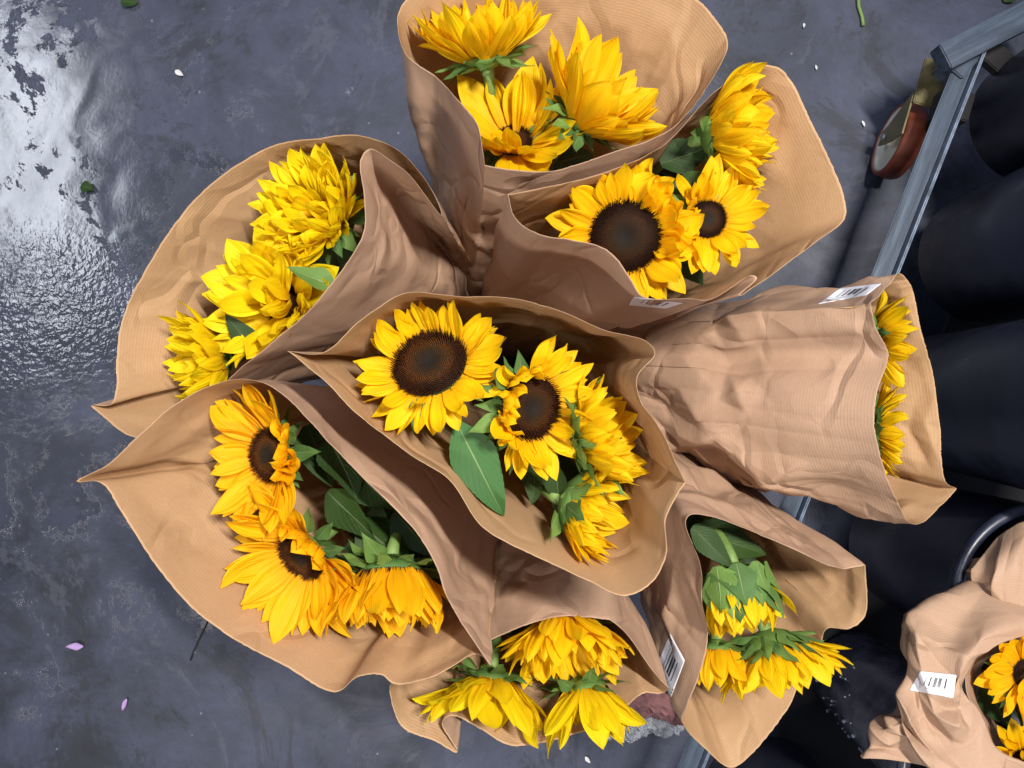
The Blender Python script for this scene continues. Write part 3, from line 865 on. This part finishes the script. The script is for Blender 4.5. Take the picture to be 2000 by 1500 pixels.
sleeve('B', [(990, 378, .01, 'c'), (1150, 345), (1290, 290), (1385, 190), (1440, 150), (1490, 126), (1530, 138), (1590, 250), (1650, 385), (1652, 425), (1600, 468), (1445, 577), (1480, 542), (1468, 536), (1400, 578, .01), (1330, 583, .05),
             (1255, 577, .05), (1235, 545, .05), (1205, 503, .05), (1165, 478, .05), (1110, 468, .05), (1050, 455, .045), (1000, 415, .01)],
       .765, -.10, .04, (985, 640), .055, 'kraft paper sleeve at upper right, with a big sunflower with dark centre behind its fold', amp=0.0090, seed=6.7)
sleeve('C', [(1757, 531), (1738, 556), (1700, 592, .02, 'c'), (1710, 640, .02), (1735, 690, .02), (1712, 770, .02), (1708, 830, .02), (1722, 900, .02), (1745, 965, .02), (1775, 1018, .01), (1800, 1021), (1830, 995), (1868, 955, 0, 'c'), (1846, 940), (1838, 850), (1825, 740), (1800, 640), (1778, 550)],
       .70, -.55, .0, (1120, 735), .085, 'kraft paper sleeve lying sideways to the right, crumpled front, flowers barely showing', amp=.021, fold=.002, n1=110, seed=8.9, nu=420, nv=170)
sleeve('D', [(1340, 1025, .02), (1347, 1008, .02), (1385, 1010, .02), (1440, 1027, .02), (1540, 1072, .02), (1625, 1108, .02), (1650, 1112), (1690, 1105, 0, 'c'), (1692, 1160), (1688, 1205), (1660, 1228), (1615, 1228, -.02), (1600, 1280, -.03), (1567, 1325, -.02), (1535, 1390), (1432, 1500), (1390, 1478), (1335, 1412),
             (1340, 1385, .02), (1370, 1310, .03), (1383, 1245, .03), (1370, 1170, .03), (1368, 1100, .03)],
       .66, -.12, -.12, (1215, 860), .06, 'kraft paper sleeve at lower right around a closed green bud, label at left', amp=0.0120, seed=11.3, nu=360)
sleeve('E', [(765, 1330), (768, 1380), (790, 1425), (850, 1448), (893, 1470), (862, 1412), (880, 1398), (940, 1425), (1000, 1457), (1100, 1440), (1200, 1400), (1258, 1352), (1290, 1354), (1305, 1345, .02, 'c'), (1270, 1305, .02), (1235, 1255, .02), (1205, 1222, .03), (1190, 1211, .03, 'c'), (1110, 1205, .03), (1040, 1217, .03), (960, 1250, .02), (870, 1290, .01)],
       .705, .0, -.06, (1030, 900), .06, 'kraft paper sleeve at the bottom, around three sunflowers hanging down', amp=0.0078, seed=13.7)
sleeve('G', [(150, 940, 0, 'c'), (215, 905), (270, 850), (330, 800), (400, 760), (470, 742, .02), (520, 750, .03), (575, 790, .03), (640, 860, .03), (700, 925, .03), (760, 985, .03), (815, 1045, .03), (850, 1105, .03), (868, 1160, .03), (900, 1215, .02), (958, 1300, .02, 'c'),
             (930, 1278), (850, 1322), (770, 1336), (745, 1318), (700, 1322), (655, 1352), (550, 1298), (410, 1217), (317, 1123), (247, 1016), (195, 941)],
       .79, .03, -.02, (930, 850), .055, 'large kraft paper sleeve at lower left, around three deep yellow sunflowers and dark leaves', amp=0.0079, seed=17.1)
sleeve('F', [(560, 685, 0, 'c'), (630, 690), (700, 630), (790, 574), (890, 578), (1020, 587), (1110, 615), (1180, 645), (1260, 667), (1279, 692), (1245, 735), (1250, 780), (1290, 840), (1338, 943, 0, 'c'), (1302, 1010), (1301, 1090), (1270, 1140), (1220, 1163), (1150, 1135), (1040, 1085), (942, 1030), (880, 940), (800, 885), (700, 810), (640, 750)],
       .885, .0, .0, (1005, 720), .055, 'kraft paper sleeve in the middle on top of the others, flowers facing the viewer', amp=0.0070, seed=19.9)
# corner bouquet
rI = empty('paper_sleeve', P(1950, 1350, .5), 'crumpled kraft paper sleeve at the lower right corner around orange sunflowers', 'paper sleeve', 'kraft paper bouquet sleeves')
SLEEVES['I'] = (rI, None, P(2120, 1400, .3))
oI, meI = sheet(rI, 'paper_sheet', [
    [(2090, 1225, .60), (1990, 1247, .63), (1935, 1268, .64), (1905, 1290, .645), (1903, 1345, .65), (1930, 1392, .65), (1946, 1460, .65), (1990, 1485, .65), (2060, 1500, .65)],
    [(2080, 1205, .60), (1970, 1222, .63), (1908, 1255, .645), (1880, 1300, .65), (1876, 1355, .66), (1890, 1405, .66), (1900, 1470, .66), (1960, 1530, .66), (2040, 1570, .65)],
    [(2020, 1150, .57), (1930, 1170, .59), (1872, 1225, .61), (1842, 1280, .63), (1832, 1340, .64), (1826, 1400, .645), (1820, 1450, .645), (1860, 1520, .65), (1930, 1570, .64)],
    [(1980, 1128, .55), (1905, 1140, .56), (1835, 1168, .58), (1776, 1200, .59), (1770, 1265, .60), (1778, 1320, .61), (1750, 1385, .62), (1740, 1440, .62), (1800, 1498, .62)],
    [(1955, 1124, .52), (1895, 1136, .53), (1828, 1166, .55), (1764, 1197, .56, 'c'), (1760, 1252, .57), (1771, 1305, .57), (1735, 1380, .58), (1703, 1430, .59), (1678, 1476, .60)],
    [(1940, 1130, .45), (1890, 1150, .45), (1850, 1185, .45), (1810, 1220, .45), (1810, 1260, .45), (1820, 1310, .45), (1790, 1380, .46), (1780, 1420, .48), (1765, 1450, .50)]],
    .017, 23.1, flip=False, f=1.7, nu=280, nv=160)
oI['label'] = 'crumpled outer side of the corner sleeve'
oJ, meJ = sheet(rI, 'paper_lining', [
    [(2090, 1212, .59), (1985, 1234, .618), (1925, 1255, .628), (1890, 1282, .632), (1886, 1350, .636), (1912, 1402, .636), (1930, 1470, .636), (1970, 1495, .636), (2050, 1515, .636)],
    [(2080, 1240, .50), (1990, 1270, .50), (1940, 1300, .50), (1930, 1350, .48), (1950, 1400, .48), (1965, 1440, .48), (1990, 1470, .48), (2020, 1490, .48), (2080, 1500, .5)],
    [(2080, 1280, .40), (2010, 1300, .40), (1980, 1320, .40), (1970, 1360, .40), (1980, 1400, .40), (1990, 1430, .40), (2010, 1450, .40), (2040, 1460, .40), (2080, 1460, .4)]],
    .002, 3.3, flip=True)
rJ = empty('paper_sleeve', P(1960, 1120, .5), 'crumpled kraft paper at the right edge stuffed inside the bucket rim', 'paper sleeve', 'kraft paper bouquet sleeves')
oK, meK = sheet(rJ, 'paper_sheet', [
    [(2100, 1020, .57), (2030, 1010, .57), (1985, 1018, .56), (1945, 1050, .55), (1912, 1085, .54), (1900, 1110, .53)],
    [(2100, 1080, .60), (2030, 1075, .60), (1980, 1080, .60), (1940, 1095, .59), (1912, 1112, .56), (1896, 1126, .53)],
    [(2100, 1150, .61), (2030, 1150, .61), (1980, 1145, .61), (1940, 1140, .60), (1910, 1140, .57), (1892, 1142, .53)],
    [(2100, 1230, .60), (2030, 1225, .60), (1985, 1222, .60), (1945, 1215, .58), (1920, 1190, .56), (1900, 1160, .53)],
    [(2100, 1290, .50), (2030, 1280, .50), (1985, 1260, .50), (1945, 1240, .50), (1920, 1210, .50), (1905, 1180, .50)]],
    .020, 31.7, f=1.8, nu=200, nv=110, flip=True)

# barcode labels
sticker(SLEEVES['C'][0], SLEEVES['C'][1], [(1640, 563), (1722, 553), (1690, 577), (1596, 594)], 'white barcode label near the top edge')
sticker(SLEEVES['B'][0], SLEEVES['B'][1], [(1238, 580), (1335, 592), (1300, 603), (1228, 596)], 'white barcode label on the lower fold')
sticker(SLEEVES['D'][0], SLEEVES['D'][1], [(1308, 1237), (1337, 1290), (1306, 1372), (1278, 1310)], 'white barcode label on the left fold')
sticker(rI, meI, [(1796, 1311), (1868, 1318), (1862, 1364), (1777, 1348)], 'white barcode label on the outer side')

# ------------------------------------------------------------ sunflowers
for me in [SLEEVES[k][1] for k in 'HABCDEGF'] + [meI, meJ]:
    BVHS.append(BVHTree.FromPolygons([v.co for v in me.vertices], [tuple(p.vertices) for p in me.polygons]))
fa1 = sunflower(948, 112, .675, (-.18, .90, .40), .026, .072, 17, 40, 'top left sunflower of the tall top sleeve, seen from its green back edge', 'mid', 1, 'A', sepal_len=.034, leaves=8)
fa2 = sunflower(1003, 275, .655, (-.02, .45, .89), .022, .080, 12, 34, 'sunflower of the top sleeve with long upright petals and one folded over its centre', 'mid', 2, 'A', leaves=6, whorls=((0, 0, 1.0), (.5, 10, .9)), inner=2)
fa3 = sunflower(1140, 232, .68, (.62, .50, .60), .026, .085, 18, 42, 'right hand sunflower of the top sleeve, petals fanning up and right', 'warm', 3, 'A', inner=10, leaves=6)
fb1 = sunflower(1400, 265, .715, (.90, .06, .42), .032, .066, 21, 44, 'sunflower seen from the side against the right wall of the upper right sleeve', 'mid', 4, 'B', inner=10, leaves=10, sepal_len=.036)
fb2 = sunflower(1222, 462, .745, (-.10, -.12, .98), .0370, .052, 25, 6, 'largest sunflower of the upper right sleeve, broad brown centre partly behind paper', 'warm', 5, 'B', jitter=15, leaves=6, short=(30, 60, .95, 8))
fb3 = sunflower(1382, 428, .735, (.05, -.05, .98), .020, .048, 18, 26, 'small sunflower with a dark centre next to the largest one at upper right', 'warm', 6, 'B', short=(180, 50, .7, 25), leaves=6, jitter=14)
fc1 = sunflower(1712, 660, .675, (.95, .10, .25), .026, .045, 15, 32, 'upper sunflower peeking out of the sideways sleeve', 'mid', 7, 'C', leaves=0)
fc2 = sunflower(1712, 845, .675, (.93, -.05, .30), .030, .037, 18, 32, 'lower sunflower peeking out of the sideways sleeve', 'mid', 8, 'C', leaves=0, inner=8)
fd1 = sunflower(1437, 1128, .70, (.12, -.93, .34), .030, .062, 15, 80, 'half closed green bud with yellow petal tips in the lower right sleeve', 'mid', 9, 'D', sepal=30, sepal_len=.046, sepal_open=80, leaves=8, inner=14)
fd2 = sunflower(1400, 1268, .665, (-.05, -.95, .30), .022, .048, 17, 55, 'small sunflower under the green bud, facing down', 'warm', 10, 'D', leaves=4, inner=6)
fd3 = sunflower(1505, 1262, .66, (.25, -.93, .25), .036, .060, 22, 42, 'wide sunflower under the green bud, petals spread down and right', 'mid', 11, 'D', leaves=4, sepal=26, sepal_len=.036, sepal_open=28)
fe1 = sunflower(1105, 1218, .705, (.02, -.80, .60), .032, .066, 20, 46, 'deep yellow middle sunflower in the bottom sleeve', 'warm', 12, 'E', inner=24, leaves=4)
fe2 = sunflower(958, 1330, .68, (-.12, -.90, .42), .027, .076, 16, 42, 'lemon sunflower at the left of the bottom sleeve, long drooping petals', 'lemon', 13, 'E', leaves=8)
fe3 = sunflower(1140, 1345, .68, (.14, -.93, .34), .027, .072, 17, 46, 'lemon sunflower at the right of the bottom sleeve', 'lemon', 14, 'E', leaves=6, inner=5)
ff1 = sunflower(840, 710, .850, (-.20, .50, .84), .0350, .046, 21, 16, 'sunflower with the biggest round dark centre, left in the middle sleeve', 'warm', 15, 'F', whorls=((0, 0, 1.0), (.5, -14, 1.0)), jitter=16, leaves=2, sepal_open=-20, sepal_len=.036)
ff2 = sunflower(1036, 795, .855, (.46, -.10, .88), .030, .047, 21, 22, 'middle sunflower of the central sleeve with curled petals and a narrow dark centre', 'warm', 16, 'F', short=(165, 75, .78, 28), jitter=14, leaves=2)
ff3 = sunflower(1148, 862, .83, (.85, .25, .40), .026, .050, 18, 50, 'upper sunflower of the pair at the right side of the middle sleeve', 'mid', 17, 'F', leaves=2, inner=10, sepal=24, sepal_len=.040, sepal_open=25)
ff4 = sunflower(1126, 985, .815, (.90, -.25, .32), .031, .050, 19, 46, 'lower sunflower of the pair in the middle sleeve, pale green back visible', 'mid', 18, 'F', leaves=4, inner=6, sepal=24, sepal_len=.046, sepal_open=30)
fg1 = sunflower(528, 888, .758, (-.50, .02, .86), .0275, .062, 19, 16, 'upper sunflower of the lower left sleeve, dark centre half covered', 'orange', 19, 'G', short=(10, 50, .6, 22), leaves=8, jitter=11)
fg2 = sunflower(590, 1083, .752, (-.40, -.34, .85), .028, .072, 19, 16, 'middle sunflower of the lower left sleeve with long petals pointing down left', 'orange', 20, 'G', short=(50, 50, .65, 22), leaves=8, jitter=11)
fg3 = sunflower(765, 1118, .755, (.04, -.92, .38), .034, .064, 20, 64, 'lower right sunflower of the lower left sleeve, seen from behind', 'orange', 21, 'G', leaves=10, inner=6, sepal=24, sepal_len=.042)
fh1 = sunflower(628, 422, .735, (-.30, .20, .93), .030, .058, 27, 42, 'topmost sunflower of the upper left sleeve, a dense ruffled head', 'lemon', 22, 'H', inner=44, leaves=6, bias=(0, 10))
fh2 = sunflower(550, 590, .725, (-.38, .05, .92), .022, .074, 21, 28, 'middle sunflower of the upper left sleeve with a small dark centre', 'lemon', 23, 'H', inner=18, leaves=4)
fh3 = sunflower(425, 700, .700, (-.80, -.15, .55), .027, .060, 19, 42, 'lowest sunflower of the upper left sleeve, facing left', 'lemon', 24, 'H', inner=16, leaves=6)
fi1 = sunflower(2012, 1318, .615, (-.1, .1, .98), .020, .050, 16, 12, 'orange sunflower cut off by the right edge in the corner sleeve', 'orange', 25, 'I', leaves=8, inner=8)
fi2 = sunflower(2012, 1500, .61, (-.2, .3, .9), .022, .042, 14, 30, 'sunflower in the very bottom right corner', 'warm', 26, 'I', leaves=4, inner=6)

for root, me, mt, mw in PENDING:
    pts = [mw @ me.vertices[k].co for k in range(5, len(me.vertices), 23)]
    if any((p - c).length < r for p in pts for c, r in HEADS): continue
    # not lying in the line between a flower's face and the light above it
    if any(math.hypot(p.x - c.x, p.y - c.y) < r * .8 and p.z > c.z - .01 for p in pts for c, r in HEADS): continue
    o = bpy.data.objects.new('leaf', me); C.objects.link(o); o.parent = root; o.matrix_local = mt
# large leaves that read on their own
place_leaf(ff2, 893, 828, .852, (984, 1008), .838, 1.0, (.1, 0, 1), wid=.84, label='broad flat green leaf with a pale midrib')
place_leaf(ff4, 1040, 900, .80, (1062, 1045), .78, 1.1, (-.6, .2, .8), LEAVES[1], 1.0)
place_leaf(ff4, 1085, 905, .82, (1100, 1055), .80, 1.1, (-.5, .2, .8), LEAVES[3], .8)
for k, (a_, b_) in enumerate([((640, 850), (700, 985)), ((700, 930), (790, 1010)), ((640, 960), (740, 1060)), ((770, 1000), (850, 1090)), ((600, 830), (650, 960)), ((700, 1020), (830, 1130)), ((820, 1060), (858, 1180)), ((680, 1060), (760, 1135))]):
    place_leaf((fg1, fg2, fg3)[k % 3], a_[0], a_[1], .745 - .006 * k, b_, .755 - .006 * k, .95, (.5 - .35 * (k % 4), .5 - .4 * (k % 3), 1), LEAVES[k % 7], 1.1)
LF = LEAVES[2].copy(); LF.materials.clear(); LF.materials.append(M['sepal'])
place_leaf(fh2, 655, 560, .775, (580, 530), .785, 1.3, (0, .5, .8), LF, .9, 'pale green curled leaf')
place_leaf(fh3, 500, 690, .73, (445, 620), .74, 1.1, (.2, .2, 1), LEAVES[4], .9)
place_leaf(fh3, 440, 655, .70, (520, 700), .72, 1.2, (.2, .2, 1), LEAVES[0], .9)
place_leaf(fd1, 1350, 1035, .66, (1480, 1075), .66, 1.2, (.1, .3, 1), LEAVES[5], .8)
place_leaf(fd1, 1352, 1030, .715, (1432, 1110), .725, 1.0, (.1, .1, 1), LEAVES[3], .8)
place_leaf(fb1, 1290, 320, .70, (1385, 290), .70, 1.2, (0, 0, 1), LEAVES[6], 1.)
place_leaf(fb1, 1380, 340, .73, (1290, 385), .73, 1.1, (0, 0, 1), LEAVES[2], .6)
place_leaf(fi1, 1925, 1330, .58, (1960, 1420), .57, 1.2, (0, 0, 1), LEAVES[1], 1.3)

# ------------------------------------------------------------ bits on the floor
def scrap(name, px, py, ln, ang, mat, label, cat, wid=.4, k=3, z=.004, group=None):
    me = blade_mesh(name, 200 + k, wid / 2, .8, nl=9, nw=5, cup=.4, wave=.03)
    o = link_mesh(name, me, [mat]); o.location = P(px, py, z); o.rotation_euler = (R(3), 0, R(ang)); o.scale = (ln, ln, ln)
    return tag(o, label, cat, group)
G_ = 'white petal scraps on the floor'
scrap('petal_scrap', 342, 138, .022, -120, M['white_bit'], 'pale twisted scrap on the floor above the upper left sleeve', 'petal', .5, 1, group=G_)
scrap('petal_scrap', 1571, 45, .012, 170, M['white_bit'], 'tiny white petal on the floor right of the top sleeve, nearest the top edge', 'petal', .4, 2, group=G_)
scrap('petal_scrap', 1595, 136, .011, 10, M['white_bit'], 'tiny white petal on the floor, just above the upper right sleeve', 'petal', .4, 3, group=G_)
scrap('petal_scrap', 1684, 236, .014, -160, M['white_bit'], 'tiny white petal on the floor left of the castor', 'petal', .4, 4, group=G_)
scrap('petal_scrap', 1143, 1478, .016, -140, M['white_bit'], 'white petal scrap at the bottom edge below the crumpled film', 'petal', .5, 5, group=G_)
scrap('petal_scrap', 162, 1262, .032, 88, M['purple_bit'], 'lilac petal with pale tip on the dark floor at lower left', 'petal', .45, 6, .006)
scrap('petal_scrap', 247, 1365, .026, 160, M['purple_bit'], 'lilac petal beside a black crumb near the bottom left', 'petal', .35, 7, .006)
scrap('leaf_scrap', 158, 362, .030, -110, M['leaf'], 'torn green leaf scrap in the puddle at left', 'leaf', .8, 8, .006)
scrap('leaf_scrap', 236, 2, .036, -95, M['leaf'], 'green leaf scrap at the top left edge', 'leaf', .7, 9, .006)
scrap('leaf_scrap', 1960, 2, .04, -60, M['leaf'], 'green leaf scrap at the top right edge above the trolley', 'leaf', .6, 10, .006)
def strand(name, pts, r, mat, label, cat):
    me = tube_mesh(name, [P(*p) for p in pts], [r] * len(pts), 7)
    o = link_mesh(name, me, [mat]); return tag(o, label, cat)
strand('green_stem', [(1676, -12, .006), (1677, 12, .005), (1684, 34, .005), (1686, 50, .006)], .0035, M['stem'], 'short green stem on the floor at the top edge', 'stem')
strand('twig', [(406, 1214, .003), (392, 1242, .003), (378, 1272, .003), (372, 1290, .003)], .0016, M['dark_twig'], 'thin dark twig on the floor below the lower left sleeve', 'twig')
# crumpled clear film and pink cloth under the bottom sleeves
def crumpled(name, curves, mat, amp, seed, label, cat, f):
    rows = [spline([(P(*p), False) for p in cv], 60, closed=False)[0] for cv in curves]
    grid = [spline([(rows[k][i], False) for k in range(len(rows))], 40, closed=False)[0] for i in range(60)]
    me = grid_mesh(name, 40, 60, lambda i, j: grid[i][j]); crumple(me, amp, seed, [1.] * len(me.vertices), 60, 40, 1.6, False, 60, f)
    o = link_mesh(name, me, [mat]); s = o.modifiers.new('thickness', 'SOLIDIFY'); s.thickness = .0006
    return tag(o, label, cat)
crumpled('plastic_film', [[(1150, 1370, .05), (1200, 1375, .05), (1260, 1380, .05), (1350, 1390, .05)], [(1160, 1415, .06), (1210, 1420, .06), (1270, 1415, .06), (1340, 1410, .06)], [(1165, 1432, .02), (1205, 1446, .02), (1270, 1440, .02), (1325, 1425, .02)]],
         M['film'], .016, 5.5, 'crumpled clear plastic film on the floor under the bottom sleeves', 'plastic film', .9)
crumpled('cloth', [[(1180, 1330, .10), (1240, 1335, .10), (1290, 1350, .10), (1345, 1370, .10)], [(1190, 1360, .11), (1240, 1375, .12), (1290, 1390, .12), (1335, 1410, .10)], [(1200, 1372, .07), (1245, 1392, .07), (1290, 1402, .07), (1330, 1418, .07)]],
         M['pink'], .006, 7.5, 'dusty pink scrap of cloth above the crumpled film', 'cloth', 2.0)
